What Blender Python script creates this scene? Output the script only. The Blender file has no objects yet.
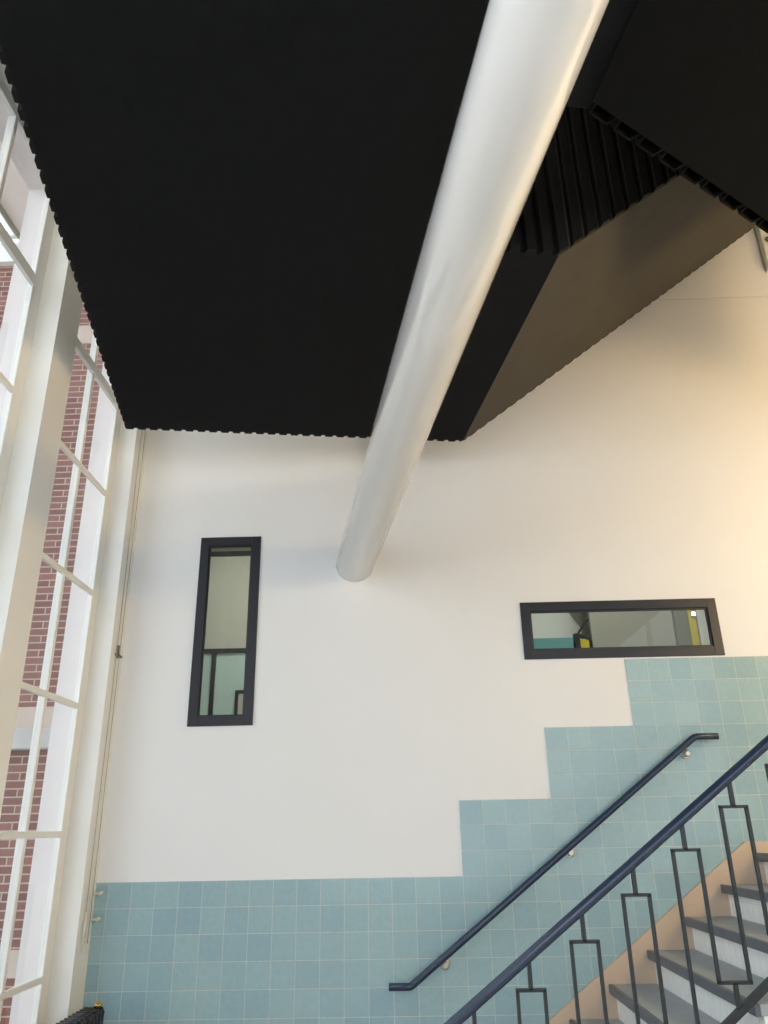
import bpy, bmesh, math, random
from mathutils import Vector, Matrix

random.seed(7)
SC = bpy.context.scene
COL = SC.collection

# ------------------------------------------------------------------ camera
F = 769.4
YAW, PITCH, ROLL = -0.017, 0.3897, -0.0188
CAM = Vector((-0.3639, -5.389, 1.6409))
fw = Vector((math.sin(YAW) * math.cos(PITCH), math.cos(YAW) * math.cos(PITCH), math.sin(PITCH)))
rt = Vector((math.cos(YAW), -math.sin(YAW), 0))
up = rt.cross(fw)
r2 = math.cos(ROLL) * rt + math.sin(ROLL) * up
u2 = -math.sin(ROLL) * rt + math.cos(ROLL) * up
cd = bpy.data.cameras.new('camera')
cd.sensor_fit = 'VERTICAL'
cd.sensor_height = 36.0
cd.lens = F / 1024 * 36.0
cd.clip_start = 0.05
cam = bpy.data.objects.new('camera', cd)
m = Matrix((r2, u2, -fw)).transposed().to_4x4()
m.translation = CAM
cam.matrix_world = m
COL.objects.link(cam)
SC.camera = cam

# ------------------------------------------------------------------ sky and exposure
SKY_STRENGTH = 2.9
LAMP_STRENGTH = 135.0
OFFICE_STRENGTH = 14.0
HALL_FILL = 55.0
UPPER_FILL = 55.0
vs = SC.view_settings
SC.display_settings.display_device = 'sRGB'
vs.view_transform = 'Standard'
vs.look = 'None'
vs.gamma = 1.0
vs.use_curve_mapping = False
vs.exposure = 0.02
w = bpy.data.worlds.new('overcast_sky')
SC.world = w
w.use_nodes = True
bg = w.node_tree.nodes['Background']
bg.inputs[0].default_value = (0.81, 0.905, 1.0, 1)
bg.inputs[1].default_value = SKY_STRENGTH


# ------------------------------------------------------------------ materials
def rgb(r, g, b):
    def l(c):
        c /= 255
        return c / 12.92 if c <= 0.04045 else ((c + 0.055) / 1.055) ** 2.4
    return (l(r), l(g), l(b), 1)


def mat(name, col, rough=0.5, noise=0.04, scale=6.0, bump=0.0, bscale=80.0, spec=0.5, metal=0.0, coat=0.0):
    """painted / plain surface: slight mottling and optional fine bump, all procedural"""
    M = bpy.data.materials.new(name)
    M.use_nodes = True
    nt = M.node_tree
    p = nt.nodes['Principled BSDF']
    p.inputs['Roughness'].default_value = rough
    p.inputs['Specular IOR Level'].default_value = spec
    p.inputs['Metallic'].default_value = metal
    p.inputs['Coat Weight'].default_value = coat
    p.inputs['Coat Roughness'].default_value = 0.05
    tc = nt.nodes.new('ShaderNodeTexCoord')
    n = nt.nodes.new('ShaderNodeTexNoise')
    n.inputs['Scale'].default_value = scale
    n.inputs['Detail'].default_value = 4
    nt.links.new(tc.outputs['Object'], n.inputs['Vector'])
    mx = nt.nodes.new('ShaderNodeMix')
    mx.data_type = 'RGBA'
    mx.inputs[6].default_value = tuple(c * (1 - noise) for c in col[:3]) + (1,)
    mx.inputs[7].default_value = tuple(min(1, c * (1 + noise)) for c in col[:3]) + (1,)
    nt.links.new(n.outputs['Fac'], mx.inputs[0])
    nt.links.new(mx.outputs[2], p.inputs['Base Color'])
    if bump > 0:
        n2 = nt.nodes.new('ShaderNodeTexNoise')
        n2.inputs['Scale'].default_value = bscale
        n2.inputs['Detail'].default_value = 3
        nt.links.new(tc.outputs['Object'], n2.inputs['Vector'])
        b = nt.nodes.new('ShaderNodeBump')
        b.inputs['Strength'].default_value = bump
        b.inputs['Distance'].default_value = 0.01
        nt.links.new(n2.outputs['Fac'], b.inputs['Height'])
        nt.links.new(b.outputs['Normal'], p.inputs['Normal'])
    return M


def brick_mat(name, c1, c2, mortar, bw, bh, ms, rough, offset, bias=0.0, axis='xz', origin=(0, 0, 0), bump=0.3, rough_m=0.8,
              spec=0.5, freq=2):
    M = bpy.data.materials.new(name)
    M.use_nodes = True
    nt = M.node_tree
    p = nt.nodes['Principled BSDF']
    tc = nt.nodes.new('ShaderNodeTexCoord')
    sep = nt.nodes.new('ShaderNodeSeparateXYZ')
    nt.links.new(tc.outputs['Object'], sep.inputs[0])
    com = nt.nodes.new('ShaderNodeCombineXYZ')
    for i, a in enumerate(axis):
        add = nt.nodes.new('ShaderNodeMath')
        add.operation = 'SUBTRACT'
        k = 'xyz'.index(a)
        nt.links.new(sep.outputs[k], add.inputs[0])
        add.inputs[1].default_value = origin[k]
        nt.links.new(add.outputs[0], com.inputs[i])
    bt = nt.nodes.new('ShaderNodeTexBrick')
    bt.offset = offset
    bt.offset_frequency = freq
    bt.squash = 1.0
    nt.links.new(com.outputs[0], bt.inputs['Vector'])
    bt.inputs['Color1'].default_value = c1
    bt.inputs['Color2'].default_value = c2
    bt.inputs['Mortar'].default_value = mortar
    bt.inputs['Scale'].default_value = 1.0
    bt.inputs['Mortar Size'].default_value = ms
    bt.inputs['Mortar Smooth'].default_value = 0.2
    bt.inputs['Bias'].default_value = bias
    bt.inputs['Brick Width'].default_value = bw
    bt.inputs['Row Height'].default_value = bh
    n = nt.nodes.new('ShaderNodeTexNoise')
    n.inputs['Scale'].default_value = 30
    n.inputs['Detail'].default_value = 4
    nt.links.new(tc.outputs['Object'], n.inputs['Vector'])
    hs = nt.nodes.new('ShaderNodeHueSaturation')
    mr = nt.nodes.new('ShaderNodeMapRange')
    mr.inputs[3].default_value = 0.9
    mr.inputs[4].default_value = 1.1
    nt.links.new(n.outputs['Fac'], mr.inputs[0])
    nt.links.new(mr.outputs[0], hs.inputs['Value'])
    nt.links.new(bt.outputs['Color'], hs.inputs['Color'])
    nt.links.new(hs.outputs[0], p.inputs['Base Color'])
    mr2 = nt.nodes.new('ShaderNodeMapRange')
    mr2.inputs[3].default_value = rough
    mr2.inputs[4].default_value = rough_m
    nt.links.new(bt.outputs['Fac'], mr2.inputs[0])
    nt.links.new(mr2.outputs[0], p.inputs['Roughness'])
    p.inputs['Specular IOR Level'].default_value = spec
    b = nt.nodes.new('ShaderNodeBump')
    b.invert = True
    b.inputs['Strength'].default_value = bump
    b.inputs['Distance'].default_value = 0.004
    nt.links.new(bt.outputs['Fac'], b.inputs['Height'])
    nt.links.new(b.outputs['Normal'], p.inputs['Normal'])
    return M


def glass_mat(name, tint, refl=0.08):
    M = bpy.data.materials.new(name)
    M.use_nodes = True
    nt = M.node_tree
    nt.nodes.remove(nt.nodes['Principled BSDF'])
    out = nt.nodes['Material Output']
    tr = nt.nodes.new('ShaderNodeBsdfTransparent')
    tr.inputs[0].default_value = tint
    gl = nt.nodes.new('ShaderNodeBsdfGlossy')
    gl.inputs['Roughness'].default_value = 0.01
    fr = nt.nodes.new('ShaderNodeFresnel')
    fr.inputs[0].default_value = 1.45
    mx = nt.nodes.new('ShaderNodeMixShader')
    # the front surface reflects; the back surface of the thin pane lets light straight through
    geo = nt.nodes.new('ShaderNodeNewGeometry')
    inv = nt.nodes.new('ShaderNodeMath')
    inv.operation = 'SUBTRACT'
    inv.inputs[0].default_value = 1.0
    nt.links.new(geo.outputs['Backfacing'], inv.inputs[1])
    mul = nt.nodes.new('ShaderNodeMath')
    mul.operation = 'MULTIPLY'
    nt.links.new(fr.outputs[0], mul.inputs[0])
    nt.links.new(inv.outputs[0], mul.inputs[1])
    nt.links.new(mul.outputs[0], mx.inputs[0])
    nt.links.new(tr.outputs[0], mx.inputs[1])
    nt.links.new(gl.outputs[0], mx.inputs[2])
    nt.links.new(mx.outputs[0], out.inputs[0])
    return M


def emit_mat(name, col, strength):
    M = bpy.data.materials.new(name)
    M.use_nodes = True
    p = M.node_tree.nodes['Principled BSDF']
    p.inputs['Base Color'].default_value = (0.8, 0.8, 0.78, 1)
    p.inputs['Emission Color'].default_value = col
    p.inputs['Emission Strength'].default_value = strength
    return M


PLASTER = mat('white_plaster', rgb(239, 238, 236), 0.75, 0.015, 2.5, 0.08, 60)
PAINTWOOD = mat('cream_painted_wood', rgb(235, 233, 226), 0.45, 0.015, 3)
EXTWHITE = mat('outside_white_paint', rgb(222, 213, 209), 0.6, 0.015, 3)
TILES = brick_mat('blue_green_glazed_tile', rgb(148, 177, 185), rgb(160, 188, 191), rgb(200, 204, 196), 0.15, 0.15, 0.0018, 0.14,
                  0.0, 0.0, 'xz', (0, 0, 0), 0.35, 0.7)
RISER = brick_mat('white_glazed_tile', rgb(244, 243, 238), rgb(248, 247, 243), rgb(196, 194, 186), 0.075, 0.30, 0.0014, 0.2,
                  0.0, 0.0, 'yz', (0, 0, 0), 0.3, 0.6)
BRICK = brick_mat('red_brown_brick', rgb(120, 80, 72), rgb(142, 97, 86), rgb(184, 166, 154), 0.215, 0.0615, 0.006, 0.85, 0.5,
                  0.0, 'xz', (0.03, 0, 0.01), 0.6, 0.9, 0.3)
LITFELT = mat('lit_black_felt', (0.072, 0.066, 0.055, 1), 0.95, 0.12, 5, 0.2, 120, 0.1)  # black made paler and warmer, lamp light on the slope put into the colour
BLACK = mat('black_fibre_board', (0.0082, 0.0088, 0.0098, 1), 0.9, 0.25, 14, 0.25, 160, 0.12)
BLACKSHADE = mat('shaded_black_fibre_board', (0.0055, 0.0062, 0.0066, 1), 0.9, 0.25, 14, 0.25, 160, 0.08)  # darker copy of the black board, shade put into its colour
RIBEDGE = mat('black_profile_sheet', (0.005, 0.005, 0.005, 1), 0.8, 0.2, 9, 0.0, 80, 0.08)
BLACKRIB = mat('black_ribbed_cladding', (0.0115, 0.011, 0.0105, 1), 0.8, 0.2, 9, 0.0, 80, 0.12)
DUCT = mat('white_gloss_paint', rgb(247, 245, 242), 0.13, 0.01, 2, 0.0, 80, 0.5, 0.0, 0.55)
ANTHRA = mat('anthracite_frame_paint', rgb(34, 35, 42), 0.4, 0.08, 8)
NAVY = mat('navy_gloss_paint', rgb(42, 56, 78), 0.22, 0.08, 12, 0.0, 80, 0.5)
IRON = mat('black_iron_paint', rgb(31, 34, 37), 0.4, 0.1, 20)
STEEL = mat('brushed_steel', rgb(190, 184, 172), 0.3, 0.05, 20, 0, 80, 0.5, 0.9)
BRASS = mat('brass', rgb(206, 168, 98), 0.25, 0.05, 20, 0, 80, 0.5, 0.9)
TREAD = mat('grey_slate', rgb(166, 170, 172), 0.5, 0.22, 9, 0.15, 50)
NOSING = mat('dark_slate_nosing', rgb(92, 96, 104), 0.4, 0.2, 12, 0.1, 60)
STONE = mat('buff_stone', rgb(208, 184, 160), 0.6, 0.14, 5, 0.12, 40)
FLOORM = brick_mat('terrazzo_floor', rgb(208, 208, 208), rgb(216, 216, 216), rgb(178, 178, 178), 0.6, 0.6, 0.004, 0.35, 0.0, 0,
                   'xy', (0, 0, 0), 0.1, 0.6)
PAVE = brick_mat('courtyard_paving', rgb(150, 146, 140), rgb(164, 160, 152), rgb(120, 116, 110), 0.3, 0.3, 0.006, 0.8, 0.5, 0,
                 'xy', (0, 0, 0), 0.3, 0.9)
LEDGE = mat('grey_stone_ledge', rgb(186, 182, 178), 0.7, 0.14, 5, 0.2, 30)
BAND = mat('pale_stone_band', rgb(196, 178, 164), 0.75, 0.12, 6, 0.2, 30)
SOFFITOUT = mat('outside_soffit_paint', rgb(238, 228, 221), 0.7, 0.02, 3)
CORD = mat('grey_cord', rgb(165, 160, 146), 0.7, 0.1, 30)
PLASTIC = mat('pale_plastic', rgb(222, 222, 208), 0.35, 0.02, 8)
DARKHOLE = mat('dark_grey_plastic', rgb(90, 96, 92), 0.5, 0.05, 8)
ROOMWALL = mat('office_beige_wall', rgb(174, 172, 163), 0.8, 0.02, 3)
FROST = mat('pale_green_frosted_glass', rgb(176, 196, 192), 0.25, 0.03, 1.5)
TEAL = mat('teal_laminate', rgb(110, 168, 170), 0.45, 0.03, 5)
YELLOW = mat('yellow_paint', rgb(222, 200, 66), 0.45, 0.04, 6)
GREYPOST = mat('grey_post_paint', rgb(132, 130, 112), 0.5, 0.04, 5)
CASTIRON = mat('black_enamel', rgb(12, 13, 20), 0.25, 0.1, 15, 0.0, 80, 0.5)
GLASS = glass_mat('clear_glass', (0.95, 0.955, 0.955, 1))
ROOMGLASS = glass_mat('interior_glass', (0.90, 0.94, 0.92, 1))
UPPERFILLGLOBE = emit_mat('upper_fill_globe', (1.0, 0.86, 0.62, 1), UPPER_FILL)
FILLGLOBE = emit_mat('hall_fill_globe', (0.90, 0.95, 1.0, 1), HALL_FILL)
GLOBE = emit_mat('warm_opal_globe', (1.0, 0.68, 0.30, 1), LAMP_STRENGTH)
OFFICEFILL = emit_mat('partition_room_fill_diffuser', (1.0, 0.97, 0.9, 1), OFFICE_STRENGTH * 2.3)
OFFICELAMP = emit_mat('office_light_diffuser', (1.0, 0.95, 0.85, 1), OFFICE_STRENGTH)


# ------------------------------------------------------------------ mesh helpers
def box(bm, x0, x1, y0, y1, z0, z1, bev=0.0):
    r = bmesh.ops.create_cube(bm, size=1.0)
    vs_ = r['verts']
    for v in vs_:
        v.co = Vector((x0 + (v.co.x + .5) * (x1 - x0), y0 + (v.co.y + .5) * (y1 - y0), z0 + (v.co.z + .5) * (z1 - z0)))
    if bev > 0:
        es = list({e for v in vs_ for e in v.link_edges})
        bmesh.ops.bevel(bm, geom=es, offset=bev, segments=2, affect='EDGES', profile=0.5)
    return bm


def prism(bm, bottom, top):
    """closed solid between two equal-length loops of points"""
    a = [bm.verts.new(p) for p in bottom]
    b = [bm.verts.new(p) for p in top]
    n = len(a)
    bm.faces.new(a[::-1])
    bm.faces.new(b)
    for i in range(n):
        j = (i + 1) % n
        bm.faces.new((a[i], a[j], b[j], b[i]))
    return bm


def bar(bm, p0, p1, wx, wz, side=Vector((0, 1, 0)), bev=0.0):
    """rectangular bar from p0 to p1; wx is its size along `side`, wz across"""
    p0, p1 = Vector(p0), Vector(p1)
    d = (p1 - p0).normalized()
    s = (side - d * side.dot(d)).normalized()
    t = d.cross(s)
    pts = []
    for p in (p0, p1):
        pts.append([p + s * (a * wx / 2) + t * (b * wz / 2) for a, b in ((-1, -1), (1, -1), (1, 1), (-1, 1))])
    return prism(bm, pts[0], pts[1])


def tube(bm, pts, r, n=20, caps=True, close_hemi=0):
    """swept round tube through points, mitred at the bends"""
    pts = [Vector(p) for p in pts]
    rings = []
    ref = None
    for i, p in enumerate(pts):
        d0 = (p - pts[i - 1]).normalized() if i else (pts[1] - p).normalized()
        d1 = (pts[i + 1] - p).normalized() if i < len(pts) - 1 else d0
        d = (d0 + d1).normalized()
        k = 1 / max(0.3, d.dot(d0))
        if ref is None:
            ref = Vector((0, 0, 1)) if abs(d.z) < .9 else Vector((1, 0, 0))
        s = (ref - d * ref.dot(d)).normalized()
        t = d.cross(s)
        ref = s
        rr = r[i] if isinstance(r, (list, tuple)) else r
        rings.append([bm.verts.new(p + s * (rr * math.cos(2 * math.pi * a / n)) + t * (rr * math.sin(2 * math.pi * a / n)))
                      for a in range(n)])
    for A, B in zip(rings, rings[1:]):
        for i in range(n):
            j = (i + 1) % n
            f = bm.faces.new((A[i], A[j], B[j], B[i]))
            f.smooth = True
    if caps:
        bm.faces.new(rings[0][::-1])
        bm.faces.new(rings[-1])
    return bm


def obj(name, bm, material, parent=None, smooth=False):
    bmesh.ops.recalc_face_normals(bm, faces=bm.faces[:])
    me = bpy.data.meshes.new(name)
    bm.to_mesh(me)
    bm.free()
    me.materials.append(material)
    o = bpy.data.objects.new(name, me)
    COL.objects.link(o)
    if parent:
        o.parent = parent
        o.matrix_parent_inverse = parent_inverse(parent)
    return o


def world_loc(o):
    v = Vector(o.location)
    while o.parent:
        o = o.parent
        v += Vector(o.location)
    return v


def parent_inverse(p):
    return Matrix.Translation(-WORLD.get(p.name, Vector((0, 0, 0))))


WORLD = {}


def thing(name, label, cat, loc=(0, 0, 0), group=None):
    o = bpy.data.objects.new(name, None)
    COL.objects.link(o)
    o.location = loc
    o.empty_display_size = 0.1
    WORLD[o.name] = Vector(loc)
    o['label'] = label
    o['category'] = cat
    if group:
        o['group'] = group
    return o


def tag(o, label, cat, group=None):
    o['label'] = label
    o['category'] = cat
    if group:
        o['group'] = group
    return o


def struct(name, bm, material, label=None):
    o = obj(name, bm, material)
    o['kind'] = 'structure'
    if label:
        o['label'] = label
        o['category'] = label.split('|')[-1] if '|' in label else name.split('_')[0]
    return o


def struct_root(name, loc, label, cat):
    o = thing(name, label, cat, loc)
    o['kind'] = 'structure'
    return o


B = bmesh.new

# ------------------------------------------------------------------ room shell
XL, XR, YN, ZF, ZC = -2.33, 6.0, -8.9, 0.05, 7.6
# windows in the back wall: (x0, x1, z0, z1)
SLIM = (-1.829, -1.379, 2.305, 3.679)
WIDE = (0.507, 1.898, 2.712, 3.121)


def wall_with_holes(bm, xs, zs, holes, y0, y1):
    for i in range(len(xs) - 1):
        for k in range(len(zs) - 1):
            cx, cz = (xs[i] + xs[i + 1]) / 2, (zs[k] + zs[k + 1]) / 2
            if any(h[0] < cx < h[1] and h[2] < cz < h[3] for h in holes):
                continue
            box(bm, xs[i], xs[i + 1], y0, y1, zs[k], zs[k + 1])


bm = B()
xs = sorted([-2.62, SLIM[0], SLIM[1], WIDE[0], WIDE[1], XR + .2])
zs = sorted([-0.1, SLIM[2], WIDE[2], WIDE[3], SLIM[3], 5.727])
wall_with_holes(bm, xs, zs, [SLIM, WIDE], 0.0, 0.16)
bmesh.ops.remove_doubles(bm, verts=bm.verts[:], dist=1e-4)
# drop the inner faces left between neighbouring cells
fs = {}
for f in bm.faces:
    c = f.calc_center_median()
    fs.setdefault((round(c.x, 3), round(c.y, 3), round(c.z, 3)), []).append(f)
bmesh.ops.delete(bm, geom=[f for l in fs.values() if len(l) > 1 for f in l], context='FACES')
# the upper plaster field starts at a shadow joint
box(bm, -2.62, XR + .2, 0.0, 0.16, 5.735, ZC + .1)
box(bm, -2.62, XR + .2, 0.008, 0.16, 5.725, 5.737)
wall_back = struct('wall_back', bm, PLASTER, 'tall white plaster wall across the hall with two black framed windows')
wall_back['category'] = 'wall'

bm = B()
box(bm, -2.70, XR + .2, YN - .2, 0.16, -0.1, ZF)
struct('floor', bm, FLOORM)
bm = B()
box(bm, -2.70, XR + .2, YN - .2, 0.16, ZC, ZC + .2)
struct('ceiling', bm, PLASTER)
bm = B()
box(bm, XR, XR + .2, YN - .2, 0.0, ZF, ZC)
struct('wall_right', bm, PLASTER)
# front wall behind the viewer, its glazing added for frontal fill light
FW = (-2.0, 5.4, 0.6, 6.9)
bm = B()
box(bm, -2.62, FW[0], YN - .2, YN, ZF, ZC)
box(bm, FW[1], XR, YN - .2, YN, ZF, ZC)
box(bm, FW[0], FW[1], YN - .2, YN, ZF, FW[2])
box(bm, FW[0], FW[1], YN - .2, YN, FW[3], ZC)
struct('wall_front', bm, PLASTER)

# ------------------------------------------------------------------ stepped tile dado on the back wall
T0 = 1.35
bm = B()
outline = [(XL, ZF), (XR, ZF), (XR, T0 + 1.35), (1.2, T0 + 1.35), (1.2, T0 + .9), (0.6, T0 + .9), (0.6, T0 + .45), (0, T0 + .45),
           (0, T0), (XL, T0)]
prism(bm, [(x, 0.0, z) for x, z in outline], [(x, -0.006, z) for x, z in outline])
dado = struct('trim_1', bm, TILES, 'stepped blue-green glazed tile dado on the lower back wall')
dado['category'] = 'wall tiles'

# ------------------------------------------------------------------ window wall on the left
XI, XO = -2.33, -2.665           # pier faces inside and outside
XG0, XG1 = -2.46, -2.495          # frame faces
PIERW = 0.26
BAY = 1.43
TRANSOMS = [0.116, 0.871, 1.640, 2.408, 3.168, 3.912, 4.655]
SILLZ, HEADZ = 0.12, 5.47
piers = [(-0.23, 0.0)]
y = -0.23
while y - (BAY - PIERW) > YN + .3:
    y1 = y - (BAY - PIERW)
    piers.append((y1 - PIERW, y1))
    y = y1 - PIERW
piers.append((YN, y - (BAY - PIERW) if y - (BAY - PIERW) > YN + .05 else YN + .05))
bm = B()
for a, b in piers:
    box(bm, XG1, XI, a, b, ZF, HEADZ)
box(bm, XG1, XI, YN, 0.0, HEADZ, ZC)
box(bm, XG1, XI, YN, 0.0, ZF, SILLZ)
wl = struct('wall_left', bm, PAINTWOOD, 'cream painted window wall of tall piers along the left side')
wl['category'] = 'wall'
bm = B()
for a, b in piers:
    box(bm, XO, XG1 - .0005, a, b, ZF, HEADZ)
box(bm, XO, XG1 - .0005, YN, 0.0, HEADZ, ZC)
box(bm, XO, XG1 - .0005, YN, 0.0, ZF, SILLZ)
struct('wall_left_outside', bm, EXTWHITE)


def window_bay(idx, ya, yb):
    """ya<yb: opening between two piers"""
    root = struct_root('window_%d' % idx, (XG1, (ya + yb) / 2, SILLZ),
                       ['', '', '', 'tall white steel window nearest the back wall, brick wing outside',
                        'second tall white window from the back wall, behind the cream pier'][idx] if idx < 5 else
                       'tall white gridded window towards the near end of the hall', 'window')
    fwid = 0.105
    f = B()
    box(f, XG1, XG0, ya, ya + fwid, SILLZ, HEADZ, .004)
    box(f, XG1, XG0, yb - fwid, yb, SILLZ, HEADZ, .004)
    box(f, XG1, XG0, ya + fwid, yb - fwid, SILLZ, SILLZ + .06)
    box(f, XG1, XG0, ya + fwid, yb - fwid, HEADZ - .06, HEADZ)
    obj('window_frame', f, PAINTWOOD, root)
    ym = (ya + yb) / 2
    mu = B()
    box(mu, XG1 - .008, XG0 + .004, ym - .016, ym + .016, SILLZ + .06, HEADZ - .06, .004)
    obj('mullion', mu, PAINTWOOD, root)
    for z in TRANSOMS[1:]:
        hh = 0.036 if abs(z - 4.655) < .01 else 0.018
        tb = B()
        box(tb, -2.4755, XG0 + (.012 if hh > .03 else .006), ya + fwid, yb - fwid, z - hh, z + hh, .003)
        obj('glazing_bar', tb, PAINTWOOD, root)
    g = B()
    box(g, -2.482, -2.476, ya + fwid - .01, yb - fwid + .01, SILLZ + .05, HEADZ - .05)
    obj('pane', g, GLASS, root)
    return root


for i, ((a0, a1), (b0, b1)) in enumerate(zip(piers[1:], piers[:-1])):
    window_bay(3 + i, a1, b0)


fr_ = struct_root('window_20', (1.7, YN, FW[2]), 'broad unseen front window added at the near end of the hall for fill daylight', 'window')  # added opening, lets frontal daylight onto the back wall
f = B()
NC, NR = 7, 5
for i in range(NC + 1):
    x = FW[0] + (FW[1] - FW[0]) * i / NC
    box(f, max(FW[0], x - .04), min(FW[1], x + .04), YN - .12, YN - .05, FW[2], FW[3])
for k in range(NR + 1):
    z = FW[2] + (FW[3] - FW[2]) * k / NR
    box(f, FW[0], FW[1], YN - .115, YN - .055, max(FW[2], z - .03), min(FW[3], z + .03))
obj('window_frame', f, PAINTWOOD, fr_)
g = B()
box(g, FW[0] + .02, FW[1] - .02, YN - .09, YN - .084, FW[2] + .02, FW[3] - .02)
obj('pane', g, GLASS, fr_)

# ------------------------------------------------------------------ black framed windows in the back wall
def wall_window(idx, hole, wframe, label):
    x0, x1, z0, z1 = hole
    root = struct_root('window_%d' % idx, ((x0 + x1) / 2, 0, z0), label, 'window')
    f = B()
    for args in ((x0, x0 + wframe, z0, z1), (x1 - wframe, x1, z0, z1), (x0 + wframe, x1 - wframe, z0, z0 + wframe),
                 (x0 + wframe, x1 - wframe, z1 - wframe, z1)):
        box(f, args[0], args[1], -0.012, 0.05, args[2], args[3], .003)
    obj('window_frame', f, ANTHRA, root)
    bd = B()
    t = .010
    a0, a1, c0, c1 = x0 + wframe, x1 - wframe, z0 + wframe, z1 - wframe
    for args in ((a0, a0 + t, c0, c1), (a1 - t, a1, c0, c1), (a0 + t, a1 - t, c0, c0 + t), (a0 + t, a1 - t, c1 - t, c1)):
        box(bd, args[0], args[1], .004, .018, args[2], args[3])
    obj('glazing_bead', bd, ANTHRA, root)
    g = B()
    box(g, a0, a1, .018, .024, c0, c1)
    obj('pane', g, ROOMGLASS, root)


wall_window(1, SLIM, 0.066, 'tall slim black framed window in the white wall left of the white duct')
wall_window(2, WIDE, 0.066, 'low wide black framed window above the stair tiles')

# ------------------------------------------------------------------ rooms behind the back wall
RY = 2.9
bm = B()
box(bm, -2.6, 4.4, RY, RY + .1, 1.3, 4.95)
struct('wall_office_back', bm, ROOMWALL)
bm = B()
box(bm, -2.6, -2.5, .16, RY, 1.3, 4.95)
struct('wall_office_left', bm, ROOMWALL)
bm = B()
box(bm, 4.4, 4.5, .16, RY + .1, 1.3, 4.95)
struct('wall_office_right', bm, ROOMWALL)
bm = B()
box(bm, -0.6, -0.5, .16, RY, 1.4, 4.85)
struct('wall_office_middle', bm, ROOMWALL)
bm = B()
box(bm, -2.6, 4.5, .16, RY + .1, 4.85, 4.95)
struct('ceiling_office', bm, ROOMWALL)
bm = B()
box(bm, -2.5, 4.4, .16, RY, 1.3, 1.4)
struct('floor_office', bm, FLOORM)

# glazed partition seen through the slim window
gp = thing('glazed_partition', 'dark framed frosted glass partition behind the slim window', 'partition', (-1.5, 2.5, 1.4))
bm = B()
box(bm, -2.48, -0.62, 2.47, 2.53, 3.345, 3.388)
box(bm, -2.48, -0.62, 2.47, 2.53, 1.4, 1.46)
for x in (-2.30, -1.35, -0.66):
    box(bm, x, x + .042, 2.47, 2.53, 1.46, 3.345)
obj('frame', bm, ANTHRA, gp)
bm = B()
box(bm, -2.48, -0.62, 2.495, 2.505, 1.46, 3.345)
obj('pane', bm, FROST, gp)
bm = B()
box(bm, -2.035, -2.0, 2.45, 2.47, 1.46, 2.955)
box(bm, -1.44, -1.405, 2.45, 2.47, 1.46, 2.955)
box(bm, -2.0, -1.44, 2.45, 2.47, 2.92, 2.955)
obj('door_frame', bm, ANTHRA, gp)
bm = B()
box(bm, -2.0, -1.44, 2.455, 2.465, 1.46, 2.92)
obj('door_panel', bm, ROOMWALL, gp)
bm = B()
box(bm, -2.48, -0.62, 2.47, RY, 3.388, 4.395)
struct('wall_office_bulkhead', bm, ROOMWALL)
bm = B()
box(bm, -2.48, -0.62, 2.46, 2.52, 4.395, 4.45)
tag(obj('curtain_rail', bm, ANTHRA), 'dark horizontal rail near the ceiling seen at the top of the slim window', 'rail')

# contents seen through the wide window
cb = thing('teal_cupboard', 'teal cupboard at the left behind the wide window', 'cupboard', (.85, 2.4, 1.4))
bm = B()
box(bm, 0.3, 1.36, 2.2, 2.6, 1.4, 3.36, .004)
obj('body', bm, TEAL, cb)
bm = B()
for x in (0.83,):
    box(bm, x - .002, x + .002, 2.196, 2.2, 1.5, 3.34)
obj('door_gap', bm, ANTHRA, cb)
ys = thing('yellow_signboard', 'yellow board in a black frame beside the teal cupboard', 'board', (1.47, 2.3, 1.4))
bm = B()
box(bm, 1.43, 1.516, 2.2, 2.24, 1.5, 3.345, .004)
obj('panel', bm, YELLOW, ys)
bm = B()
box(bm, 1.372, 1.428, 2.19, 2.25, 1.4, 3.40, .004)
box(bm, 1.518, 1.545, 2.19, 2.25, 1.4, 3.33, .004)
bar(bm, (1.40, 2.22, 3.38), (1.53, 2.22, 3.54), .05, .02)
bar(bm, (1.43, 2.22, 3.385), (1.535, 2.22, 3.335), .05, .03)
obj('frame', bm, ANTHRA, ys)
bm = B()
box(bm, 1.55, 2.37, 2.2, 2.28, 1.4, 4.85)
struct('wall_office_panel', bm, ROOMWALL)
bm = B()
prism(bm, [(0.70, 2.62, 4.85), (1.55, 2.62, 3.55), (1.55, 2.62, 3.40), (0.9, 2.62, 3.40), (.5, 2.62, 4.85)],
      [(0.70, 2.88, 4.85), (1.55, 2.88, 3.55), (1.55, 2.88, 3.40), (0.9, 2.88, 3.40), (.5, 2.88, 4.85)])
struct('wall_office_slope', bm, PLASTER)
bm = B()
box(bm, 2.375, 2.505, 2.15, 2.29, 1.4, 4.85, .004)
tag(obj('grey_post', bm, GREYPOST), 'olive grey upright post at the right behind the wide window', 'post')
bm = B()
box(bm, 2.512, 2.585, 2.15, 2.29, 1.4, 4.85, .004)
tag(obj('yellow_post', bm, YELLOW), 'yellow upright post beside the grey post behind the wide window', 'post')
bm = B()
box(bm, 2.60, 4.39, 2.16, 2.3, 1.4, 4.85)
struct('wall_office_end', bm, PLASTER)
sl = thing('square_wall_light', 'small bright square light at the right end behind the wide window', 'light', (2.565, 2.13, 3.54))
bm = B()
box(bm, 2.535, 2.577, 2.12, 2.148, 3.53, 3.572, .004)
obj('housing', bm, PLASTIC, sl)
bm = B()
box(bm, 2.540, 2.572, 2.117, 2.121, 3.535, 3.567)
obj('diffuser', bm, OFFICELAMP, sl)

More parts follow.
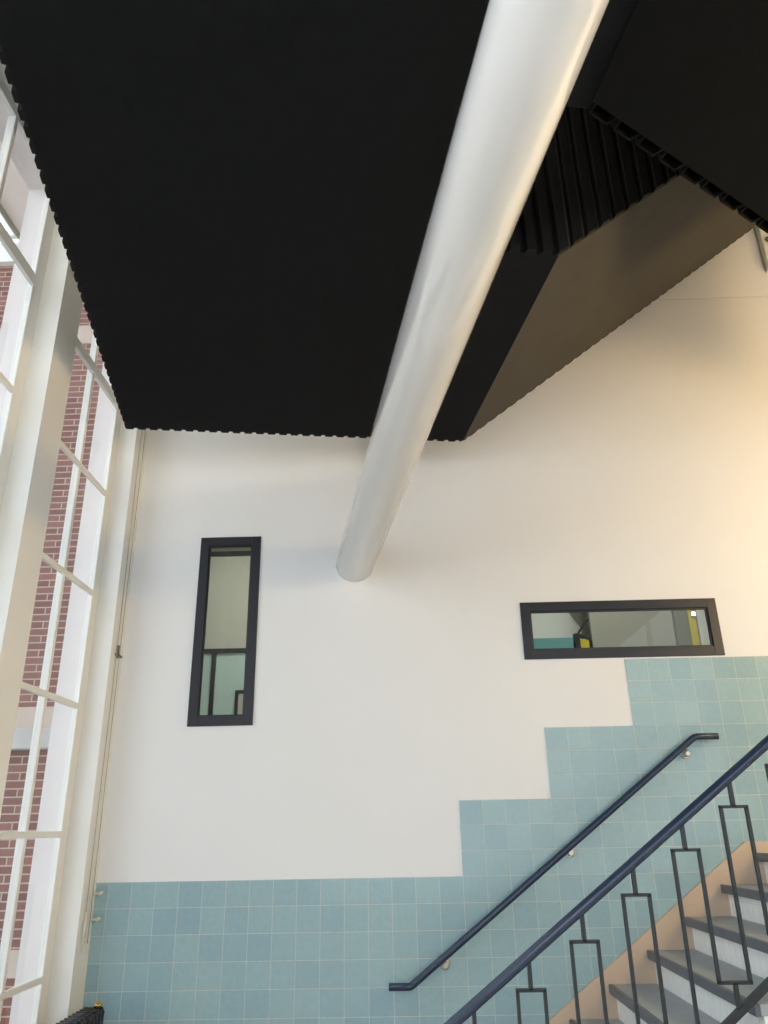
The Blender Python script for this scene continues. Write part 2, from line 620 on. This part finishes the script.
# added unseen ceiling lights that brighten the rooms behind the windows
for x0, x1 in ((-1.9, -1.2), (1.0, 2.2)):
    t = thing('office_fill_light', 'added unseen ceiling light panel brightening the room behind the back wall', 'light', ((x0 + x1) / 2, 1.2, 4.85),
              'added office fill lights')
    bm = B()
    box(bm, x0, x1, .9, 1.5, 4.80, 4.85, .004)
    obj('housing', bm, PLASTIC, t)
    bm = B()
    box(bm, x0 + .03, x1 - .03, .93, 1.47, 4.795, 4.80)
    obj('diffuser', bm, OFFICELAMP if x0 > 0 else OFFICEFILL, t)

# ------------------------------------------------------------------ the black ceiling volume (rotated 9 degrees to the hall)
H = 4.2
ANG = math.radians(9.0)
O = Vector((0.126, -0.446, 0))
UU = Vector((math.cos(math.radians(7.95)), math.sin(math.radians(7.95)), 0))
VV = Vector((-math.sin(math.radians(9.7)), math.cos(math.radians(9.7)), 0))
TAN = 0.815
TOP = ZC
SLAB = H + 0.5                   # left part kept a slab, unseen opening above added to brighten the piers


def L(u, v, z):
    return O + UU * u + VV * v + Vector((0, 0, z))


UL, URS = -2.35, 2.72
VN, VF = -1.985, -2.78         # far and near side of the notch
UJ, UNL = -0.154, -0.34
VB = -7.9
RIB = 0.022


def slope_z(u):
    return H + max(0.0, u) * TAN


blk = thing('ribbed_ceiling_volume', 'big matt black box hanging from the ceiling over the left half of the hall', 'ceiling box', L(-1.2, -3, H))
bm = B()
poly = [(UL + RIB, -RIB), (UL + RIB, VB), (UJ, VB), (UJ, VF), (UNL, VF), (UNL, VN + RIB), (0, VN + RIB), (0, -RIB)]
prism(bm, [L(u, v, H) for u, v in poly], [L(u, v, SLAB) for u, v in poly])
UW = -0.9
poly = [(UW, -RIB), (UW, VN + RIB), (0, VN + RIB), (0, -RIB)]
prism(bm, [L(u, v, SLAB + .0005) for u, v in poly], [L(u, v, TOP) for u, v in poly])
obj('flat_soffit', bm, BLACK, blk)
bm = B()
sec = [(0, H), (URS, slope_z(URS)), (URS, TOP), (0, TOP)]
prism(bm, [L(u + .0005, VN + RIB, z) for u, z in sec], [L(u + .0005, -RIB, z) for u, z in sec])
obj('sloped_soffit', bm, LITFELT, blk)


def ribs_along_u(v0, v1, u0, u1, pitch, wid):
    b = B()
    u = u0
    while u + wid <= u1 + 1e-6:
        a, c = u, u + wid
        t = .006
        vi, vo = v0, v1
        lo = [L(a, vi, slope_z(a)), L(c, vi, slope_z(c)), L(c - t, vo, slope_z(c - t)), L(a + t, vo, slope_z(a + t))]
        tp = TOP if a > -0.9 else SLAB
        hi = [L(a, vi, tp), L(c, vi, tp), L(c - t, vo, tp), L(a + t, vo, tp)]
        prism(b, lo, hi)
        u += pitch
    return b


PITCHR, WIDR = 0.080, 0.058
obj('ribbed_far_face', ribs_along_u(-RIB, 0.0, UL, URS, PITCHR, WIDR), BLACKRIB, blk)
obj('ribbed_notch_face', ribs_along_u(VN + RIB, VN - .012, UNL + .01, URS, PITCHR, WIDR), BLACKRIB, blk)
b = B()
v = -RIB - WIDR
while v > VB:
    t = .006
    pl = [(UL + RIB, v), (UL + RIB, v + WIDR), (UL, v + WIDR - t), (UL, v + t)]
    prism(b, [L(p, q, H) for p, q in pl], [L(p, q, SLAB) for p, q in pl])
    v -= PITCHR
obj('ribbed_left_face', b, BLACKRIB, blk)

# the second, nearer volume on the right, its far face running diagonally
blk2 = thing('diagonal_ceiling_volume', 'black ceiling box at the upper right with a coarse toothed diagonal edge', 'ceiling box', L(1.5, -4, H))
HB = H - .012
p0 = Vector((0.397, -3.214, 0))
dd = Vector((math.sin(math.radians(55.0)), math.cos(math.radians(55.0)), 0))
nn = Vector((-dd.y, dd.x, 0))           # outward, away from the camera
RD = 0.046
LEN = 3.2
bm = B()
q0 = p0 - nn * RD
q1 = q0 + dd * LEN
joint = L(UJ, VB, 0)
far_r = Vector((q1.x, -8.2, 0))
ring = [q0, q1, far_r, Vector((joint.x + .02, joint.y, 0))]
prism(bm, [Vector((p.x, p.y, HB)) for p in ring], [Vector((p.x, p.y, TOP)) for p in ring])
obj('flat_soffit', bm, BLACKSHADE, blk2)
bm = B()
s = 0.02
w_, wt = 0.116, 0.008
while s + w_ < LEN:
    def P(a, k):
        return q0 + dd * a + nn * k
    prof = [P(s - .005, 0), P(s - .005 + wt, 0), P(s + .006 + wt, RD - wt), P(s + w_ - .006 - wt, RD - wt), P(s + w_ + .005 - wt, 0),
            P(s + w_ + .005, 0), P(s + w_ - .006, RD), P(s + .006, RD)]
    z0 = HB - .001
    a = [bm.verts.new((p.x, p.y, z0)) for p in prof]
    c = [bm.verts.new((p.x, p.y, TOP)) for p in prof]
    for i in range(8):
        j = (i + 1) % 8
        bm.faces.new((a[i], a[j], c[j], c[i]))
    for quad in ((0, 1, 2, 7), (7, 2, 3, 6), (6, 3, 4, 5)):
        bm.faces.new([a[i] for i in quad])
        bm.faces.new([c[i] for i in quad])
    s += 0.14
obj('ribbed_diagonal_face', bm, RIBEDGE, blk2)

# ------------------------------------------------------------------ white duct
ya_, el_ = math.radians(-9.83), math.radians(-0.7)
dv = Vector((math.sin(ya_) * math.cos(el_), math.cos(ya_) * math.cos(el_), math.sin(el_)))
c0 = Vector((-0.677, 0.0, 3.445))
duct = thing('round_duct', 'thick glossy white round duct running under the black box into the back wall', 'duct', c0 - dv * 4)
bm = B()
tube(bm, [c0 - dv * 8.2, c0], 0.1385, 72)
for v in bm.verts:                       # the far end is cut flush with the wall
    if v.co.y > -1:
        v.co += dv * ((-0.001 - v.co.y) / dv.y)
obj('pipe', bm, DUCT, duct)

# ------------------------------------------------------------------ staircase
RISE, GO = 0.1754, 0.253
XLAND, ZLAND = 1.857, 1.455
YS0, YS1 = -0.03, -1.572
st = thing('staircase', 'stone staircase with grey treads and white risers against the tiled wall', 'staircase', (1.0, -.86, ZF))
NST = 8
for k in range(0, NST):
    zt = ZLAND - RISE * k
    xn = XLAND - GO * k                      # nose of this tread
    xb = xn + GO + .03 if k else 4.4         # back of tread
    bm = B()
    box(bm, xn + .014, xb, YS1, YS0, zt - .045, zt, .004)
    obj('tread' if k else 'landing', bm, TREAD, st)
    bm = B()
    box(bm, xn - .012, xn + .0135, YS1 - .004, YS0 + .0, zt - .047, zt + .002, .005)
    obj('nosing', bm, NOSING, st)
    bm = B()
    zb = zt - RISE if k < NST - 1 else ZF
    box(bm, xn + .028, xn + .048, YS1 + .01, YS0 - .0, zb, zt - .046)
    obj('riser', bm, RISER, st)
bm = B()
und = [(XLAND - GO * (NST - 1) + .05, ZF)]
for k in range(NST - 1, -1, -1):
    xn = XLAND - GO * k
    zt = ZLAND - RISE * k
    und += [(xn + .05, zt - .047)]
    if k:
        und += [(xn + GO + .05, zt - .047)]
und += [(4.4, ZLAND - .047), (4.4, ZF)]
prism(bm, [(x, YS1 + .012, z) for x, z in und], [(x, YS0, z) for x, z in und])
obj('solid_base', bm, PLASTER, st)
# buff stone skirting against the tiles
bm = B()
sk = [(-0.10, ZF), (-0.10, ZF + .12), (1.797, 1.522), (4.4, 1.522), (4.4, ZF)]
prism(bm, [(x, -0.0065, z) for x, z in sk], [(x, -0.03, z) for x, z in sk])
obj('skirting', bm, STONE, st)


# ------------------------------------------------------------------ wall handrail
hr = thing('wall_handrail', 'slim navy handrail bracketed to the tiled wall', 'handrail', (0.6, -.08, 1.4))
YW = -0.08
bm = B()
pts = [(-0.478, YW, 0.7645), (-0.36, YW, 0.7645), (-0.345, YW, 0.768), (-0.330, YW, 0.778), (1.548, YW, 2.149), (1.566, YW, 2.160),
       (1.585, YW, 2.163), (1.72, YW, 2.163)]
tube(bm, pts, 0.0215, 24)
obj('rail', bm, NAVY, hr)
for (x, z) in ((-0.137, .868), (.683, 1.474), (1.511, 2.059)):
    zr = 0.778 + (x + .330) * (2.149 - .778) / (1.548 + .330) if x < 1.54 else 2.15
    bm = B()
    tube(bm, [(x, -.006, z), (x, -.010, z), (x, -.014, z)], [.030, .030, .026], 24)
    tube(bm, [(x, -.014, z), (x, -.066, z), (x, -.070, z)], [.019, .019, .014], 20)
    tube(bm, [(x - .004, -.050, z + .012), (x - .012, YW, zr - .012)], .009, 14)
    obj('bracket', bm, STEEL, hr)

# ------------------------------------------------------------------ open balustrade
YB = -1.6
bl = thing('stair_balustrade', 'navy stair handrail on black iron meander balusters, open side of the stairs', 'balustrade', (0.6, YB, .7))


def zrail(x):
    return 0.902 + 0.7197 * (x + .150)


def zlow(x):
    return 0.865 + 0.7266 * (x - .957)


XB0, XB1 = -0.36, 1.90
bm = B()
tube(bm, [(XB0, YB, zrail(XB0) - .02), (XB0 + .03, YB, zrail(XB0 + .03)), (XB1, YB, zrail(XB1)), (XB1 + .04, YB, zrail(XB1) + .02), (4.3, YB, zrail(XB1) + .022)], .0235, 24)
obj('handrail', bm, NAVY, bl)
bm = B()
bar(bm, (XB0, YB, zlow(XB0)), (XLAND - .02, YB, zlow(XLAND - .02)), .036, .026)
bar(bm, (XLAND - .022, YB, zlow(XLAND - .02)), (4.3, YB, zlow(XLAND - .02)), .036, .026)
obj('bottom_rail', bm, IRON, bl)
bm = B()
bar(bm, (XB0 + .02, YB, ZF), (XB0 + .02, YB, zrail(XB0 + .02) - .01), .04, .04)
obj('newel_post', bm, IRON, bl)
SP = 0.2455
TH = 0.0135
k = -2
while .155 + SP * k < XB1 - .05:
    xc = .155 + SP * k
    zt = zrail(xc) - .125
    xa, xb = xc - .0575, xc + .0575
    xc2 = xc + SP / 2
    xd = xb + (SP - .115)
    zb2 = zlow(xc2) + .106
    bm = B()
    bar(bm, (xc, YB, zt), (xc, YB, zrail(xc) - .012), .020, .017)
    bar(bm, (xa - TH / 2, YB, zt), (xb + TH / 2, YB, zt), .02, TH)
    xprev = xa
    zprevb = zlow(xc - SP / 2) + .106
    if k == -2:
        zprevb = zlow(xa)
    bar(bm, (xa, YB, zt), (xa, YB, zprevb), .02, TH)
    bar(bm, (xb, YB, zt), (xb, YB, zb2), .02, TH)
    bar(bm, (xb - TH / 2, YB, zb2), (xd + TH / 2, YB, zb2), .02, TH)
    bar(bm, (xc2, YB, zb2), (xc2, YB, zlow(xc2)), .020, .017)
    obj('baluster', bm, IRON, bl)
    k += 1

# ------------------------------------------------------------------ blind cords on the corner pier
cs = thing('blind_cord', 'pair of thin grey pull cords hanging down the cream corner pier', 'cord', (XI, -.11, 1.3))
for yy, zb, dy in ((-.155, 1.20, .006), (-.085, 1.02, -.004)):
    bm = B()
    n = 14
    tube(bm, [(XI + .012, yy + dy * math.sin(i * .8), 7.2 + (zb - 7.2) * i / n) for i in range(n + 1)], .0028, 8)
    obj('cord', bm, CORD, cs)
bm = B()
tube(bm, [(XI + .012, -.155, 1.20), (XI + .014, -.165, 1.10), (XI + .014, -.16, 0.98)], [.003, .0085, .003], 8)
obj('toggle', bm, PLASTIC, cs)
bm = B()
box(bm, XI, XI + .018, -.15, -.045, 2.775, 2.79, .002)
box(bm, XI, XI + .018, -.13, -.115, 2.76, 2.85, .002)
tag(obj('cord_guide', bm, DARKHOLE), 'small grey bracket holding the cords halfway up the corner pier', 'bracket')
for z, lab in ((1.29, 'upper white cord cleat on the corner pier just below the tile top'),
               (1.145, 'lower white cord cleat on the corner pier beside the tiles')):
    t = thing('cord_cleat', lab, 'cleat', (XI, -.05, z), 'white cord cleats on the corner pier')
    bm = B()
    tube(bm, [(XI, -.05, z), (XI + .05, -.05, z + .004)], .007, 12)
    obj('stem', bm, PLASTIC, t)
    bm = B()
    tube(bm, [(XI + .048, -.075, z - .004), (XI + .054, -.06, z + .006), (XI + .054, -.04, z + .006), (XI + .048, -.025, z - .004)],
         [.006, .010, .010, .006], 12)
    obj('horn', bm, PLASTIC, t)

# ------------------------------------------------------------------ black radiator with brass valve in the corner
rd = thing('column_radiator', 'black column radiator under the left window, only its top in view', 'radiator', (-2.19, -.7, ZF))
NSEC = 18
for i in range(NSEC):
    yc = -.215 - .055 * i
    bm = B()
    pts = []
    for xx in (-2.235, -2.145):
        tube(bm, [(xx, yc, .14), (xx, yc, .18), (xx, yc, .62), (xx, yc, .68), (xx, yc, .71)], [.016, .02, .02, .021, .012], 14)
    tube(bm, [(-2.252, yc, .675), (-2.235, yc, .688), (-2.145, yc, .688), (-2.128, yc, .675)], [.012, .024, .024, .012], 14)
    tube(bm, [(-2.252, yc, .165), (-2.235, yc, .15), (-2.145, yc, .15), (-2.128, yc, .165)], [.012, .024, .024, .012], 14)
    if i in (1, NSEC - 2):
        for xx in (-2.235, -2.145):
            box(bm, xx - .012, xx + .012, yc - .012, yc + .012, ZF, .15, .003)
    obj('section', bm, CASTIRON, rd)
bm = B()
tube(bm, [(-2.19, -.19, .66), (-2.19, -1.17, .66)], .014, 12)
tube(bm, [(-2.19, -.19, .15), (-2.19, -1.17, .15)], .014, 12)
obj('connecting_pipe', bm, CASTIRON, rd)
vl = B()
VX, VY = -2.165, -.215
tube(vl, [(VX, VY, .685), (VX, VY, .70), (VX, VY, .712)], [.014, .014, .011], 16)
tube(vl, [(VX, VY, .712), (VX, VY, .724), (VX, VY, .730)], [.021, .023, .017], 16)
for a in range(4):
    an = a * math.pi / 2
    tube(vl, [(VX + .012 * math.cos(an), VY + .012 * math.sin(an), .728), (VX + .015 * math.cos(an), VY + .015 * math.sin(an), .740)], .0035, 8)
obj('valve', vl, BRASS, rd)['label'] = 'brass valve'

# ------------------------------------------------------------------ wall box at the upper right edge
wb = thing('wall_box', 'pale greenish box mounted on the wall at the upper right edge', 'wall box', (3.1, -.03, 5.9))
bm = B()
box(bm, 2.85, 3.42, -.06, -.001, 5.975, 6.75, .006)
obj('housing', bm, PLASTIC, wb)
bm = B()
tube(bm, [(2.905, -.058, 6.28), (2.905, -.070, 6.28)], .028, 24)
obj('knob', bm, DARKHOLE, wb)

# ------------------------------------------------------------------ warm globe lamp to the right of the picture
def globe_lamp(x, y, z, yw, side, label):
    gl = thing('globe_pendant_lamp', label, 'lamp', (x, y, z), 'warm globe lamps at the right')
    bm = B()
    bmesh.ops.create_uvsphere(bm, u_segments=32, v_segments=20, radius=.15, matrix=Matrix.Translation((x, y, z)))
    for f in bm.faces:
        f.smooth = True
    obj('globe', bm, GLOBE, gl)
    bm = B()
    tube(bm, [(x, y, ZC - .001), (x, y, ZC - .03)], [.07, .05], 24)
    tube(bm, [(x, y, ZC - .02), (x, y, z + .14)], .010, 12)
    obj('stem', bm, BRASS, gl)


globe_lamp(3.5, -2.5, 3.5, 0, 0, 'warm opal globe pendant hanging in front of the stair landing')
globe_lamp(4.7, -1.5, 3.6, 0, 0, 'second warm opal globe added above the far end of the landing to light the slope')  # second lamp added to light the slope and the duct's right side

def hall_fill_lamp(x, y, z, label):  # added neutral fill lamp, unseen behind the camera
    t = thing('globe_pendant_lamp', label, 'lamp', (x, y, z))
    bm = B()
    bmesh.ops.create_uvsphere(bm, u_segments=32, v_segments=20, radius=.17, matrix=Matrix.Translation((x, y, z)))
    for f in bm.faces:
        f.smooth = True
    obj('globe', bm, FILLGLOBE, t)
    bm = B()
    tube(bm, [(x, y, H - .001), (x, y, H - .03)], [.07, .05], 24)
    tube(bm, [(x, y, H - .02), (x, y, z + .16)], .010, 12)
    obj('stem', bm, BRASS, t)


hall_fill_lamp(-0.9, -7.0, 3.2, 'unseen white fill globe added under the black soffit at the near end of the hall')

t = thing('globe_pendant_lamp', 'unseen fill globe added in the open space above the black slab by the windows', 'lamp', (-1.2, -3.2, 7.0))  # added lamp hidden above the slab, brightens the upper pier faces
bm = B()
bmesh.ops.create_uvsphere(bm, u_segments=24, v_segments=16, radius=.17, matrix=Matrix.Translation((-1.2, -3.2, 7.0)))
obj('globe', bm, UPPERFILLGLOBE, t)
bm = B()
tube(bm, [(-1.2, -3.2, ZC - .001), (-1.2, -3.2, 7.16)], .010, 12)
obj('stem', bm, BRASS, t)

# ------------------------------------------------------------------ outside: brick wing, soffit, rooflight, courtyard
bw = thing('brick_wing', 'red-brown brick building wing outside the left windows', 'building', (-4.5, 1.1, 0))
bm = B()
box(bm, -9.0, -2.70, 1.0, 1.3, 0, 7.16)
obj('brick_wall', bm, BRICK, bw)
bm = B()
box(bm, -9.0, -2.70, .985, 1.0, .68, .86)
obj('stone_band', bm, BAND, bw)
bm = B()
box(bm, -9.0, -2.70, .985, 1.0, 2.43, 2.61)
obj('stone_band', bm, BAND, bw)
bm = B()
box(bm, -9.0, -2.70, .90, 1.0, 2.27, 2.43, .01)
obj('stone_ledge', bm, LEDGE, bw)
bm = B()
box(bm, -9.0, -2.70, .985, 1.0, 6.16, 6.37)
obj('stone_band', bm, BAND, bw)
bm = B()
box(bm, -9.0, -2.70, .93, 1.3, 7.16, 7.30)
box(bm, -9.0, -2.70, .96, 1.3, 7.30, 7.43)
obj('fascia', bm, PAINTWOOD, bw)
sf = thing('roof_overhang', 'pale flat roof overhang outside above the left windows', 'roof', (-3.5, -4, 7.45))
bm = B()
box(bm, -4.21, -2.67, -9.2, 1.3, 7.44, 7.60)
obj('soffit', bm, SOFFITOUT, sf)
bm = B()
box(bm, -4.24, -4.21, -9.2, 1.3, 7.40, 7.62)
obj('fascia', bm, GREYPOST, sf)
rl = thing('rooflight', 'strip of white barred roof glazing beyond the roof overhang', 'rooflight', (-4.6, -4, 7.45))
bm = B()
box(bm, -4.29, -4.24, -9.2, .93, 7.45, 7.52)
box(bm, -4.90, -4.85, -9.2, .93, 7.45, 7.52)
yy = .90
while yy > -9.2:
    box(bm, -4.85, -4.29, yy - .03, yy + .03, 7.45, 7.52)
    yy -= .42
obj('frame', bm, PAINTWOOD, rl)
bm = B()
box(bm, -4.86, -4.28, -9.2, .92, 7.48, 7.486)
obj('pane', bm, GLASS, rl)
bm = B()
box(bm, -14, -2.67, -14, 1.3, -.2, -.05)
o = struct('ground', bm, PAVE)
